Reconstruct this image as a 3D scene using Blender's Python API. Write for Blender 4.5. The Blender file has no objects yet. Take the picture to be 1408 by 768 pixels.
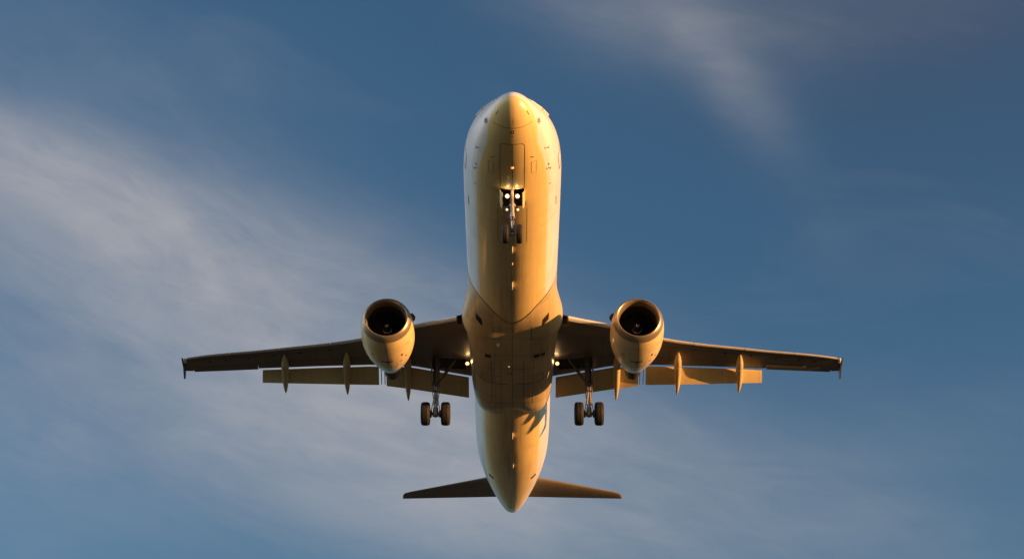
import bpy, bmesh, math, random
from mathutils import Vector, Matrix
from mathutils.bvhtree import BVHTree
import numpy as np
random.seed(7)
R = math.radians
scn = bpy.context.scene
col = scn.collection

# ------------------------------------------------------------------ camera, sky, sun
PITCH = R(3.0)                      # the aircraft's nose-up attitude on approach
A_VIEW = R(31.57)
SC, ZC = -59.6, -46.05              # where the photographer stands, in the aircraft's own frame
cam_d = bpy.data.cameras.new('camera'); cam = bpy.data.objects.new('camera', cam_d); col.objects.link(cam)
cam.location = (0, 0, 1.7)
cam.rotation_euler = (R(90) + A_VIEW - PITCH, 0, 0)
cam_d.sensor_width = 36; cam_d.lens = 66.12; cam_d.clip_start = 0.5; cam_d.clip_end = 60000
scn.camera = cam

SUN_EL, SUN_AZ = 3.3, 109.0         # degrees; azimuth measured from +Y (view direction) towards +X
sd = Vector((math.sin(R(SUN_AZ)) * math.cos(R(SUN_EL)), math.cos(R(SUN_AZ)) * math.cos(R(SUN_EL)), math.sin(R(SUN_EL))))
sun_d = bpy.data.lights.new('sun', 'SUN'); sun = bpy.data.objects.new('sun', sun_d); col.objects.link(sun)
sun_d.energy = 5.0; sun_d.angle = R(0.53); sun_d.color = (1.0, 0.465, 0.16)
sun.rotation_euler = sd.to_track_quat('Z', 'Y').to_euler(); sun.location = (200, -40, 60)

world = bpy.data.worlds.new('World'); scn.world = world; world.use_nodes = True
SKY_STRENGTH = 0.15
scn.view_settings.view_transform = 'Standard'; scn.view_settings.look = 'None'
scn.view_settings.gamma = 1; scn.view_settings.use_curve_mapping = False
scn.view_settings.exposure = 0.95
scn.cycles.use_denoising = True
scn.cycles.max_bounces = 6


class NT:
    """small helper around a node tree"""
    def __init__(s, tree): s.t = tree; s.n = tree.nodes; s.l = tree.links
    def put(s, sock, v):
        if hasattr(v, 'links') or isinstance(v, bpy.types.NodeSocket): s.l.new(v, sock)
        else: sock.default_value = v
    def node(s, typ, ins=None, **kw):
        n = s.n.new(typ)
        for k, v in kw.items(): setattr(n, k, v)
        for k, v in (ins or {}).items(): s.put(n.inputs[k], v)
        return n
    def m(s, op, a, b=0.0, c=None, clamp=False):
        n = s.n.new('ShaderNodeMath'); n.operation = op; n.use_clamp = clamp
        s.put(n.inputs[0], a); s.put(n.inputs[1], b)
        if c is not None: s.put(n.inputs[2], c)
        return n.outputs[0]
    def mix(s, f, a, b, mode='MIX'):
        n = s.n.new('ShaderNodeMix'); n.data_type = 'RGBA'; n.blend_type = mode; n.clamp_factor = True
        s.put(n.inputs[0], f); s.put(n.inputs[6], a); s.put(n.inputs[7], b)
        return n.outputs[2]
    def noise(s, vec, scale, detail=4, rough=.5, dist=0.0):
        n = s.node('ShaderNodeTexNoise', {'Scale': scale, 'Detail': detail, 'Roughness': rough, 'Distortion': dist, 'Vector': vec})
        return n.outputs['Fac']
    def ramp(s, f, lo, hi, a=0.0, b=1.0):
        n = s.node('ShaderNodeMapRange', {0: f, 1: lo, 2: hi, 3: a, 4: b}, interpolation_type='SMOOTHSTEP')
        return n.outputs[0]
    def xyz(s, v):
        n = s.n.new('ShaderNodeSeparateXYZ'); s.put(n.inputs[0], v); return n.outputs
    def vec(s, x, y, z):
        n = s.n.new('ShaderNodeCombineXYZ'); s.put(n.inputs[0], x); s.put(n.inputs[1], y); s.put(n.inputs[2], z); return n.outputs[0]


def build_world():
    N = NT(world.node_tree); N.n.clear()
    out = N.n.new('ShaderNodeOutputWorld'); bg = N.n.new('ShaderNodeBackground')
    sky = N.node('ShaderNodeTexSky', sky_type='NISHITA', sun_disc=False)
    sky.sun_elevation = R(SUN_EL); sky.sun_rotation = R(SUN_AZ)
    sky.altitude = 100; sky.air_density = 1.0; sky.dust_density = 1.0; sky.ozone_density = 1.5
    d = N.n.new('ShaderNodeTexCoord').outputs['Generated']
    x, y, z = N.xyz(d)
    az = N.m('DEGREES', N.m('ARCTAN2', x, y)); el = N.m('DEGREES', N.m('ARCSINE', z))
    # wispy cloud texture, streaked along a direction falling to the right
    ca, sa = math.cos(R(-20)), math.sin(R(-20))
    def along(th, a0=0., e0=0.):
        c, s_ = math.cos(R(th)), math.sin(R(th))
        da = N.m('MULTIPLY', N.m('SUBTRACT', az, a0), 0.88); de = N.m('SUBTRACT', el, e0)
        p = N.m('ADD', N.m('MULTIPLY', da, c), N.m('MULTIPLY', de, s_))
        q = N.m('SUBTRACT', N.m('MULTIPLY', de, c), N.m('MULTIPLY', da, s_))
        return p, q
    p, q = along(-15)
    v1 = N.vec(N.m('MULTIPLY', p, 0.10), N.m('MULTIPLY', q, 0.26), 0.0)
    n1 = N.noise(v1, 1.0, 7, .55, .6)
    v2 = N.vec(N.m('MULTIPLY', p, 0.33), N.m('MULTIPLY', q, 0.75), 3.0)
    n2 = N.noise(v2, 1.0, 6, .6, .9)
    n3 = N.noise(N.vec(N.m('MULTIPLY', az, .05), N.m('MULTIPLY', el, .11), 9.), 1.0, 5, .5, .3)
    tot = None
    # az, el, angle, sigma along, sigma across, amount
    for a0, e0, th, sl, ss, amt in [(-15.5, 30.5, -12, 4.5, 1.0, .68), (-10.0, 29.2, -16, 5.5, 1.3, .68), (-15.5, 27.8, -12, 6.0, 1.8, .34),
                                    (-5.5, 26.4, -22, 6.0, 2.0, .70), (-8.0, 23.8, -8, 6.5, 2.0, .50), (1.0, 21.9, -10, 6.0, 1.6, .75),
                                    (-16.0, 34.5, -10, 5.0, 1.6, .12), (11.0, 22.6, 5, 7.0, 1.6, .10),
                                    (5.3, 36.4, -14, 2.6, 1.1, .34), (7.9, 34.5, -55, 1.9, .65, .33), (13.0, 36.9, -5, 5.0, 1.3, .12),
                                    (-17., 22.0, -18, 4.0, 2.0, .18)]:
        p, q = along(th, a0, e0)
        g = N.m('EXPONENT', N.m('MULTIPLY', N.m('ADD', N.m('POWER', N.m('DIVIDE', p, sl), 2.0), N.m('POWER', N.m('DIVIDE', q, ss), 2.0)), -0.5))
        g = N.m('MULTIPLY', g, amt)
        tot = g if tot is None else N.m('ADD', tot, g)
    n4 = N.noise(N.vec(N.m('MULTIPLY', p, .30), N.m('MULTIPLY', q, 1.9), 7.0), 1.0, 8, .62, .5)
    tex = N.m('ADD', N.m('ADD', N.m('MULTIPLY', N.ramp(n1, .3, .72), .6), N.m('MULTIPLY', N.ramp(n2, .25, .75), .3)), N.m('MULTIPLY', N.ramp(n4, .3, .7), .12))
    dens = N.m('MULTIPLY', N.m('SUBTRACT', 1.0, N.m('EXPONENT', N.m('MULTIPLY', tot, -.85))), N.m('ADD', .42, N.m('MULTIPLY', tex, .62)))
    # thin veils elsewhere over the dome (away from the picture)
    away = N.ramp(N.m('ABSOLUTE', az), 20, 40)
    veil = N.m('MULTIPLY', N.m('MULTIPLY', N.ramp(n3, .45, .8), .6), away)
    dens = N.m('ADD', N.m('ADD', dens, veil), N.m('MULTIPLY', N.ramp(n1, .5, .8), .05), clamp=True)
    k = 1.0 / SKY_STRENGTH
    # added unseen cloud glow low on the left, brightening the fuselage's shaded flank
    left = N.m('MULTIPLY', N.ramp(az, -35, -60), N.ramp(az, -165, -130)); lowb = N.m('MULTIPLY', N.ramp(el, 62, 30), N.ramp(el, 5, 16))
    fill_glow = N.m('MULTIPLY', N.m('MULTIPLY', left, lowb), N.m('ADD', .5, N.m('MULTIPLY', N.ramp(n3, .3, .7), .45)))
    # sky: Nishita, graded by elevation
    skyc = N.mix(1.0, sky.outputs[0], (SKY_TINT[0], SKY_TINT[1], SKY_TINT[2], 1), 'MULTIPLY')
    p, q = along(-12, 16.0, 38.0)      # thin grey veil high on the right, not lit
    vl = N.m('EXPONENT', N.m('MULTIPLY', N.m('ADD', N.m('POWER', N.m('DIVIDE', p, 8.0), 2.0), N.m('POWER', N.m('DIVIDE', q, 4.5), 2.0)), -0.5))
    skyc = N.mix(N.m('MULTIPLY', vl, N.m('ADD', .62, N.m('MULTIPLY', N.ramp(n1, .3, .7), .3))), skyc, (.026 * k, .039 * k, .068 * k, 1))
    cc = (CLOUD[0] * k, CLOUD[1] * k, CLOUD[2] * k, 1)
    fin = N.mix(dens, skyc, cc)
    fin = N.mix(fill_glow, fin, (1.05 * k, 1.01 * k, 1.02 * k, 1))
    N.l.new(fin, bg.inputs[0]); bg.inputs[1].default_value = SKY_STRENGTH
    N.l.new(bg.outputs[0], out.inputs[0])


SKY_TINT = (0.39, 0.60, 0.80)
CLOUD = (0.265, 0.252, 0.252)
build_world()

# ------------------------------------------------------------------ materials
def new_mat(name):
    m = bpy.data.materials.new(name); m.use_nodes = True
    N = NT(m.node_tree); b = N.n['Principled BSDF']
    return m, N, b


def simple(name, color, rough=.5, metal=0., noise_amt=.15, scale=3., coat=0.):
    m, N, b = new_mat(name)
    tc = N.n.new('ShaderNodeTexCoord').outputs['Object']
    f = N.noise(tc, scale, 5, .6)
    c2 = tuple(c * (1 - noise_amt * 2) for c in color)
    N.l.new(N.mix(N.ramp(f, .35, .75), (*color, 1), (*c2, 1)), b.inputs['Base Color'])
    N.l.new(N.m('ADD', N.m('MULTIPLY', f, .2), rough - .1), b.inputs['Roughness'])
    b.inputs['Metallic'].default_value = metal
    b.inputs['Coat Weight'].default_value = coat
    return m


def skin(name, top, belly=None, zsplit=-1.45, brick=(2.1, .55), radial=True, rough=.32, coat=.35, grime=.35, line=.22, streak_gain=1.0, cv=.90):
    """painted aluminium skin: panel joints, oily streaks running aft, soft grime; object space is the aircraft frame"""
    m, N, b = new_mat(name)
    tc = N.n.new('ShaderNodeTexCoord').outputs['Object']
    x, y, z = N.xyz(tc)
    if belly is not None:
        # the belly colour climbs to the nose tip: limit height rises forward of s = 2 m
        lim = N.ramp(y, 0.3, 2.6, -.62, zsplit)
        aft = N.ramp(y, 29., 42.5, 0., 1.5)
        lim = N.m('ADD', lim, aft)
        f = N.ramp(N.m('SUBTRACT', z, lim), -.035, .035)
        base = N.mix(f, (*belly, 1), (*top, 1))
    else:
        base = N.mix(0.0, (*top, 1), (*top, 1))
    if radial: u = N.m('ARCTAN2', x, N.m('MULTIPLY', z, -1.0)); u = N.m('MULTIPLY', u, 2.0)
    else: u = x
    bv = N.vec(y, u, 0.0)
    br = N.node('ShaderNodeTexBrick', {'Vector': bv, 'Scale': 1.0, 'Mortar Size': .009, 'Mortar Smooth': .3, 'Brick Width': brick[0], 'Row Height': brick[1],
                                       'Color1': (1, 1, 1, 1), 'Color2': (cv, cv, cv, 1), 'Mortar': (1 - line, 1 - line, 1 - line, 1)}, offset=.5)
    base = N.mix(1.0, base, br.outputs['Color'], 'MULTIPLY')
    # small rectangular access panels
    br2 = N.node('ShaderNodeTexBrick', {'Vector': N.vec(N.m('ADD', y, .37), N.m('ADD', u, .21), 0.0), 'Scale': 1.0, 'Mortar Size': .006, 'Mortar Smooth': .3, 'Brick Width': brick[0] * .37, 'Row Height': brick[1] * .61,
                                        'Color1': (1, 1, 1, 1), 'Color2': (1, 1, 1, 1), 'Mortar': (.8, .8, .8, 1)}, offset=.35)
    patch = N.ramp(N.noise(N.vec(N.m('MULTIPLY', y, .5), u, 4.0), .8, 2), .52, .6)
    base = N.mix(patch, base, N.mix(1.0, base, br2.outputs['Color'], 'MULTIPLY'))
    n = N.noise(tc, .7, 6, .6)
    st = N.noise(N.vec(N.m('MULTIPLY', y, .22), N.m('MULTIPLY', u, 4.0), N.m('MULTIPLY', z, .3)), 1.6, 6, .65)
    g = N.m('MULTIPLY', N.ramp(st, .5, .82), grime * streak_gain)
    g = N.m('ADD', g, N.m('MULTIPLY', N.ramp(n, .45, .85), grime * .5), clamp=True)
    base = N.mix(g, base, (.16, .12, .075, 1))
    if belly is not None:
        keel = N.m('MULTIPLY', N.ramp(N.m('ABSOLUTE', x), .75, .05), N.ramp(y, 5.6, 8.0))
        oil = N.noise(N.vec(N.m('MULTIPLY', x, 5.), N.m('MULTIPLY', y, .16), 2.0), 1.5, 6, .6)
        base = N.mix(N.m('MULTIPLY', N.m('MULTIPLY', N.ramp(oil, .38, .68), keel), .55), base, (.14, .10, .055, 1))
        base = N.mix(N.m('MULTIPLY', N.ramp(y, 42.15, 42.35), .75), base, (.13, .11, .09, 1))
    N.l.new(base, b.inputs['Base Color'])
    N.l.new(N.m('ADD', N.m('MULTIPLY', st, .28), rough - .12), b.inputs['Roughness'])
    b.inputs['Coat Weight'].default_value = coat; b.inputs['Coat Roughness'].default_value = .12
    bp = N.node('ShaderNodeBump', {'Strength': .25, 'Distance': .01, 'Height': N.m('ADD', N.noise(tc, 1.4, 2), N.m('MULTIPLY', br.outputs['Fac'], -.6))})
    N.l.new(bp.outputs[0], b.inputs['Normal'])
    return m


M = {}
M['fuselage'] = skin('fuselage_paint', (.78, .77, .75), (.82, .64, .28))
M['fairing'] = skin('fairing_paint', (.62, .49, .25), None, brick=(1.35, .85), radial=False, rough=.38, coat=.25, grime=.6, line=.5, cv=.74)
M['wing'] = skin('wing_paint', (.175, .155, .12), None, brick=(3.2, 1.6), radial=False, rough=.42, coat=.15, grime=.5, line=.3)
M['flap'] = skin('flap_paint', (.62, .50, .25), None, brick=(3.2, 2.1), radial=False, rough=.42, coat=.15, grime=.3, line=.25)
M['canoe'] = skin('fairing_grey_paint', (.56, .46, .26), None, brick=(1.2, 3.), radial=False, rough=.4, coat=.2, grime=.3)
M['slat'] = simple('slat_aluminium', (.66, .64, .62), .36, .35, .08, 2.)
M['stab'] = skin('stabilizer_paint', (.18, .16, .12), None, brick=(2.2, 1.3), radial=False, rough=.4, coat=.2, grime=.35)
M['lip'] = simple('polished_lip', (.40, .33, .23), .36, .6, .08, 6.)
M['duct'] = simple('inlet_liner', (.045, .04, .035), .55, .2, .1, 4.)
M['fan'] = simple('fan_titanium', (.07, .07, .075), .4, .6, .1, 8.)
M['nozzle'] = simple('hot_nozzle', (.12, .075, .05), .5, .7, .25, 5.)
M['black'] = simple('dark_marking', (.02, .019, .018), .6, 0, .1)
M['seam'] = simple('seam_sealant', (.07, .06, .05), .7, 0, .1)
M['bay'] = simple('bay_and_notch_shade', (.045, .04, .035), .8, 0, .3, 6.)
M['main_strut'] = simple('main_strut_paint', (.15, .135, .115), .45, .3, .3, 9.)
M['tyre'] = simple('tyre_rubber', (.016, .014, .013), .75, 0, .2, 5.)
M['rim'] = simple('wheel_rim', (.30, .28, .26), .4, .6, .15, 12.)
M['strut'] = simple('strut_paint', (.46, .43, .39), .4, .35, .25, 9.)
M['chrome'] = simple('oleo_chrome', (.75, .72, .68), .18, 1., .05, 9.)
M['dark_metal'] = simple('dark_metal', (.09, .08, .07), .5, .5, .2, 9.)
M['white'] = simple('swirl_white', (.75, .75, .74), .5, 0, .02)
M['antenna'] = simple('antenna_paint', (.8, .78, .74), .35, 0, .05)
M['glass'] = simple('cockpit_glass', (.02, .025, .03), .08, 0, .05, 1., .5)
M['window'] = simple('cabin_window_glass', (.05, .055, .06), .15, 0, .05, 1., .3)
M['blue_fin'] = simple('fin_paint', (.70, .70, .70), .35, 0, .06, 1., .3)


def nacelle_mat():
    m, N, b = new_mat('nacelle_paint')
    tc = N.n.new('ShaderNodeTexCoord').outputs['Object']
    x, y, z = N.xyz(tc)
    ang = N.m('MULTIPLY', N.m('ARCTAN2', x, N.m('MULTIPLY', z, -1.0)), 1.0)
    br = N.node('ShaderNodeTexBrick', {'Vector': N.vec(N.m('ADD', y, .55), N.m('ADD', ang, 3.1416), 0.0), 'Scale': 1.0, 'Mortar Size': .008, 'Mortar Smooth': .2, 'Brick Width': 1.75, 'Row Height': 1.5708,
                                       'Color1': (1, 1, 1, 1), 'Color2': (.95, .95, .95, 1), 'Mortar': (.45, .43, .4, 1)}, offset=0.)
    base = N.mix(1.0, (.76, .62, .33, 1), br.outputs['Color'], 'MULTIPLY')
    st = N.noise(N.vec(N.m('MULTIPLY', y, .35), N.m('MULTIPLY', ang, 5.0), 1.0), 1.7, 7, .7)
    n = N.noise(tc, 1.9, 6, .65)
    low = N.ramp(N.m('ABSOLUTE', ang), .15, .9, 1.0, .25)                # leaks gather along the keel and run aft
    aft = N.ramp(y, .6, 3.6, .2, 1.0)
    g = N.m('MULTIPLY', N.m('MULTIPLY', N.ramp(st, .42, .72), low), aft)
    g = N.m('ADD', N.m('MULTIPLY', g, .75), N.m('MULTIPLY', N.ramp(n, .5, .8), .3), clamp=True)
    base = N.mix(g, base, (.13, .095, .055, 1))
    sp = N.noise(N.vec(N.m('MULTIPLY', y, 2.), N.m('MULTIPLY', ang, 6.), 5.), 3.0, 3, .6)
    base = N.mix(N.m('MULTIPLY', N.ramp(sp, .68, .74), .6), base, (.05, .04, .03, 1))
    N.l.new(base, b.inputs['Base Color'])
    N.l.new(N.m('ADD', N.m('MULTIPLY', st, .3), .2), b.inputs['Roughness'])
    b.inputs['Coat Weight'].default_value = .3; b.inputs['Coat Roughness'].default_value = .15
    return m
M['nacelle'] = nacelle_mat()


def lamp_mat(name, color, strength):
    m, N, b = new_mat(name)
    b.inputs['Base Color'].default_value = (.8, .8, .8, 1)
    b.inputs['Emission Color'].default_value = (*color, 1); b.inputs['Emission Strength'].default_value = strength
    return m
M['lamp'] = lamp_mat('lit_lamp', (1.0, .72, .42), .62)
M['lamp_hot'] = lamp_mat('lit_landing_lamp', (1.0, .58, .24), 1.15)
M['beacon'] = lamp_mat('red_beacon', (1.0, .16, .05), 1.2)

# ------------------------------------------------------------------ mesh helpers
class MB:
    def __init__(s): s.v = []; s.f = []; s.mi = []; s.mats = []
    def mat(s, m):
        if m not in s.mats: s.mats.append(m)
        return s.mats.index(m)
    def add(s, vs, fs, m):
        k = len(s.v); i = s.mat(m); s.v += [tuple(v) for v in vs]
        for f in fs: s.f.append(tuple(a + k for a in f)); s.mi.append(i)
    def loft(s, rings, m, cap=(True, True), closed=True):
        n = len(rings[0]); vs = [p for r in rings for p in r]; fs = []
        for i in range(len(rings) - 1):
            for j in range(n if closed else n - 1):
                a, b = i * n + j, i * n + (j + 1) % n
                fs.append((a, b, b + n, a + n))
        if cap[0]: fs.append(tuple(range(n))[::-1])
        if cap[1]: fs.append(tuple(range((len(rings) - 1) * n, len(rings) * n)))
        s.add(vs, fs, m)
    def box(s, c, size, m, rot=None):
        vs = []
        for dx in (-.5, .5):
            for dy in (-.5, .5):
                for dz in (-.5, .5):
                    v = Vector((dx * size[0], dy * size[1], dz * size[2]))
                    if rot is not None: v = rot @ v
                    vs.append(Vector(c) + v)
        s.add(vs, [(0, 1, 3, 2), (4, 6, 7, 5), (0, 4, 5, 1), (2, 3, 7, 6), (0, 2, 6, 4), (1, 5, 7, 3)], m)
    def tube(s, pts, r, m, n=16, cap=True):
        pts = [Vector(p) for p in pts]
        rs = r if isinstance(r, (list, tuple)) else [r] * len(pts)
        t0 = (pts[1] - pts[0]).normalized()
        up = Vector((0, 0, 1)) if abs(t0.z) < .9 else Vector((0, 1, 0))
        rings = []
        for i, p in enumerate(pts):
            a = pts[min(i + 1, len(pts) - 1)] - pts[max(i - 1, 0)]
            if a.length < 1e-6: a = t0
            t = a.normalized() if i not in (0,) else t0
            u = t.cross(up).normalized(); w = t.cross(u).normalized()
            rings.append([p + u * rs[i] * math.cos(2 * math.pi * k / n) + w * rs[i] * math.sin(2 * math.pi * k / n) for k in range(n)])
        s.loft(rings, m, (cap, cap))
    def revolve(s, prof, m, origin=(0, 0, 0), axis='Y', n=64, cap=(False, False)):
        o = Vector(origin); rings = []
        for a, r in prof:
            ring = []
            for k in range(n):
                t = 2 * math.pi * k / n; c, s_ = r * math.cos(t), r * math.sin(t)
                ring.append(o + (Vector((c, a, s_)) if axis == 'Y' else Vector((a, c, s_)) if axis == 'X' else Vector((c, s_, a))))
            rings.append(ring)
        s.loft(rings, m, cap)
    def build(s, name, parent=None, angle=40, recalc=True):
        me = bpy.data.meshes.new(name); me.from_pydata(s.v, [], s.f)
        for m in s.mats: me.materials.append(M[m] if isinstance(m, str) else m)
        me.polygons.foreach_set('material_index', s.mi)
        if recalc:
            bm = bmesh.new(); bm.from_mesh(me); bmesh.ops.recalc_face_normals(bm, faces=bm.faces); bm.to_mesh(me); bm.free()
        me.polygons.foreach_set('use_smooth', [True] * len(me.polygons)); me.set_sharp_from_angle(angle=R(angle)); me.update()
        o = bpy.data.objects.new(name, me); col.objects.link(o)
        if parent: o.parent = parent
        return o


def pchip(xs, ys):
    xs, ys = np.array(xs, float), np.array(ys, float)
    h = np.diff(xs); d = np.diff(ys) / h; m = np.zeros(len(xs))
    for i in range(1, len(xs) - 1):
        if d[i - 1] * d[i] > 0:
            w1, w2 = 2 * h[i] + h[i - 1], h[i] + 2 * h[i - 1]; m[i] = (w1 + w2) / (w1 / d[i - 1] + w2 / d[i])
    m[0], m[-1] = d[0], d[-1]
    def f(x):
        i = int(np.clip(np.searchsorted(xs, x) - 1, 0, len(h) - 1)); t = (x - xs[i]) / h[i]; t = min(max(t, 0), 1)
        return float(ys[i] * (1 + 2 * t) * (1 - t) ** 2 + m[i] * h[i] * t * (1 - t) ** 2 + ys[i + 1] * t * t * (3 - 2 * t) + m[i + 1] * h[i] * t * t * (t - 1))
    return f


def copy_tree(o, parent=None):
    c = o.copy(); col.objects.link(c); c.parent = parent
    for ch in list(o.children): copy_tree(ch, c)
    return c


# ------------------------------------------------------------------ ground under the flight path
def build_ground():
    m, N, b = new_mat('dry_grass_ground')
    tc = N.n.new('ShaderNodeTexCoord').outputs['Object']
    f = N.noise(tc, .02, 8, .6); g = N.noise(tc, 1.5, 6, .6)
    c = N.mix(N.ramp(f, .35, .7), (.06, .052, .036, 1), (.042, .037, .025, 1))
    c = N.mix(N.m('MULTIPLY', N.ramp(g, .4, .7), .4), c, (.11, .09, .045, 1))
    N.l.new(c, b.inputs['Base Color']); b.inputs['Roughness'].default_value = .95
    mb = MB(); n = 96; ring = lambda r: [(r * math.cos(2 * math.pi * k / n), r * math.sin(2 * math.pi * k / n), 0) for k in range(n)]
    mb.loft([ring(8), ring(60), ring(400), ring(3000), ring(20000)], m, (True, False))
    o = mb.build('ground', recalc=False)
    for p in o.data.polygons:
        if p.normal.z < 0: p.flip()
    o['kind'] = 'structure'
build_ground()

# ------------------------------------------------------------------ the airliner (frame: x right wing side, y aft, z up; nose at y = .4)
jet = bpy.data.objects.new('airliner', None); col.objects.link(jet)
rot = Matrix.Rotation(-PITCH, 4, 'X')
jet.location = Vector((.015, 0, 1.7)) + (rot.to_3x3() @ Vector((0, -SC, -ZC)))
jet.rotation_euler = (-PITCH, 0, 0)
jet['label'] = 'white twin engine airliner seen from below with landing gear down and flaps out'
jet['category'] = 'airliner'

S0 = .40
t_ = lambda s: math.sqrt(max(s - S0, 0))
prof_s = [.40, .44, .55, .75, 1.0, 1.4, 1.9, 2.5, 3.2, 4.0, 5.0, 6.3, 8.0, 14., 26., 29., 31., 33., 35., 37., 39., 41., 42.0, 42.42, 42.6]
prof_w = [.02, .20, .38, .58, .76, 1.0, 1.25, 1.49, 1.70, 1.88, 2.02, 2.085, 2.09, 2.07, 1.96, 1.97, 1.96, 1.90, 1.73, 1.47, 1.14, .74, .50, .34, .20]
prof_t = [-.60, -.45, -.31, -.15, -.01, .20, .46, .86, 1.28, 1.66, 1.93, 2.06, 2.08, 2.08, 2.07, 2.07, 2.07, 2.06, 2.03, 1.97, 1.86, 1.66, 1.42, 1.26, 1.12]
prof_b = [-.64, -.84, -1.02, -1.21, -1.37, -1.54, -1.70, -1.83, -1.94, -2.02, -2.07, -2.08, -2.08, -2.08, -2.08, -2.06, -1.93, -1.68, -1.36, -.98, -.55, -.06, .28, .52, .76]
fw, ft, fb = (pchip([t_(s) for s in prof_s], p) for p in (prof_w, prof_t, prof_b))
def fus_ring(s, n=112):
    w, t, b = fw(t_(s)), ft(t_(s)), fb(t_(s)); zc = (t + b) / 2; h = (t - b) / 2
    # widest height sits a little below the middle on the nose
    out = []
    for k in range(n):
        a = 2 * math.pi * k / n
        out.append((w * math.sin(a), s, zc - h * math.cos(a)))
    return out
stations = [S0 + (i / 60.) ** 2 * 8 for i in range(0, 61)] + [8.4 + .25 * i for i in range(1, 141)]
stations = [s for s in stations if s < 42.6] + [42.6]
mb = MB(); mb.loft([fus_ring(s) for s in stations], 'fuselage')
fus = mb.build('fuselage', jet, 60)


def boolean_cut(ob, boxes):
    """cut bays; the cutter is deleted again, its faces keep the bay material"""
    for c, size, rx in boxes:
        k = MB(); k.box(c, size, 'bay', Matrix.Rotation(rx, 3, 'X') if rx else None); cut = k.build('cutter')
        cut.parent = ob.parent
        bpy.context.view_layer.update()
        md = ob.modifiers.new('cut', 'BOOLEAN'); md.operation = 'DIFFERENCE'; md.object = cut; md.solver = 'EXACT'
        try: md.material_mode = 'TRANSFER'
        except Exception: pass
        dg = bpy.context.evaluated_depsgraph_get()
        me = bpy.data.meshes.new_from_object(ob.evaluated_get(dg))
        ob.modifiers.clear(); old = ob.data; ob.data = me; me.name = old.name
        bpy.data.meshes.remove(old); bpy.data.objects.remove(cut, do_unlink=True)


def bvh_of(ob): 
    return BVHTree.FromPolygons([v.co.copy() for v in ob.data.vertices], [tuple(p.vertices) for p in ob.data.polygons])
fus_bvh = bvh_of(fus)


def axis_z(s): return (ft(t_(s)) + fb(t_(s))) / 2


def drop(bvh, p, mode):
    """put a point on the skin: from below ('up') or from outside towards the body axis ('in')"""
    p = Vector(p)
    if mode == 'up': o, d = Vector((p.x, p.y, -8)), Vector((0, 0, 1))
    elif mode == 'aft': o, d = Vector((p.x, -8, p.z)), Vector((0, 1, 0))
    elif mode == 'side': o, d = Vector((8 if p.x > 0 else -8, p.y, p.z)), Vector((-1 if p.x > 0 else 1, 0, 0))
    else:
        c = Vector((0, p.y, axis_z(p.y))); d0 = Vector((p.x, 0, p.z - c.z)).normalized(); o = c + d0 * 8; d = -d0
    h = bvh.ray_cast(o, d)
    if h[0] is None: return None, None
    nrm = h[1]
    if nrm.dot(d) > 0: nrm = -nrm
    return h[0], nrm


def ribbon(mb, bvh, pts, width, mat, mode='up', lift=.004, step=.12, closed=False):
    pts = [Vector(p) for p in pts]
    if closed: pts.append(pts[0])
    dense = []
    for a, b in zip(pts, pts[1:]):
        k = max(1, int((b - a).length / step)); dense += [a.lerp(b, i / k) for i in range(k)]
    dense.append(pts[-1])
    hit = [(h, n) for h, n in (drop(bvh, p, mode) for p in dense) if h is not None]
    if len(hit) < 2: return
    vs, fs = [], []
    for i, (h, n) in enumerate(hit):
        t = (hit[min(i + 1, len(hit) - 1)][0] - hit[max(i - 1, 0)][0]); t = t - n * t.dot(n)
        if t.length < 1e-6: t = Vector((0, 1, 0))
        sd_ = t.normalized().cross(n) * width / 2
        vs += [h + n * lift + sd_, h + n * lift - sd_]
    for i in range(len(hit) - 1): fs.append((2 * i, 2 * i + 1, 2 * i + 3, 2 * i + 2))
    mb.add(vs, fs, mat)


def patch(mb, bvh, poly, mat, mode='up', lift=.012, n=6):
    p = [Vector(q) for q in poly]; vs = []
    for i in range(n + 1):
        for j in range(n + 1):
            q = p[0].lerp(p[1], i / n).lerp(p[3].lerp(p[2], i / n), j / n)
            h, nn = drop(bvh, q, mode)
            if h is None: return
            vs.append(h + nn * lift)
    mb.add(vs, [(i * (n + 1) + j, i * (n + 1) + j + 1, (i + 1) * (n + 1) + j + 1, (i + 1) * (n + 1) + j) for i in range(n) for j in range(n)], mat)


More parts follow.
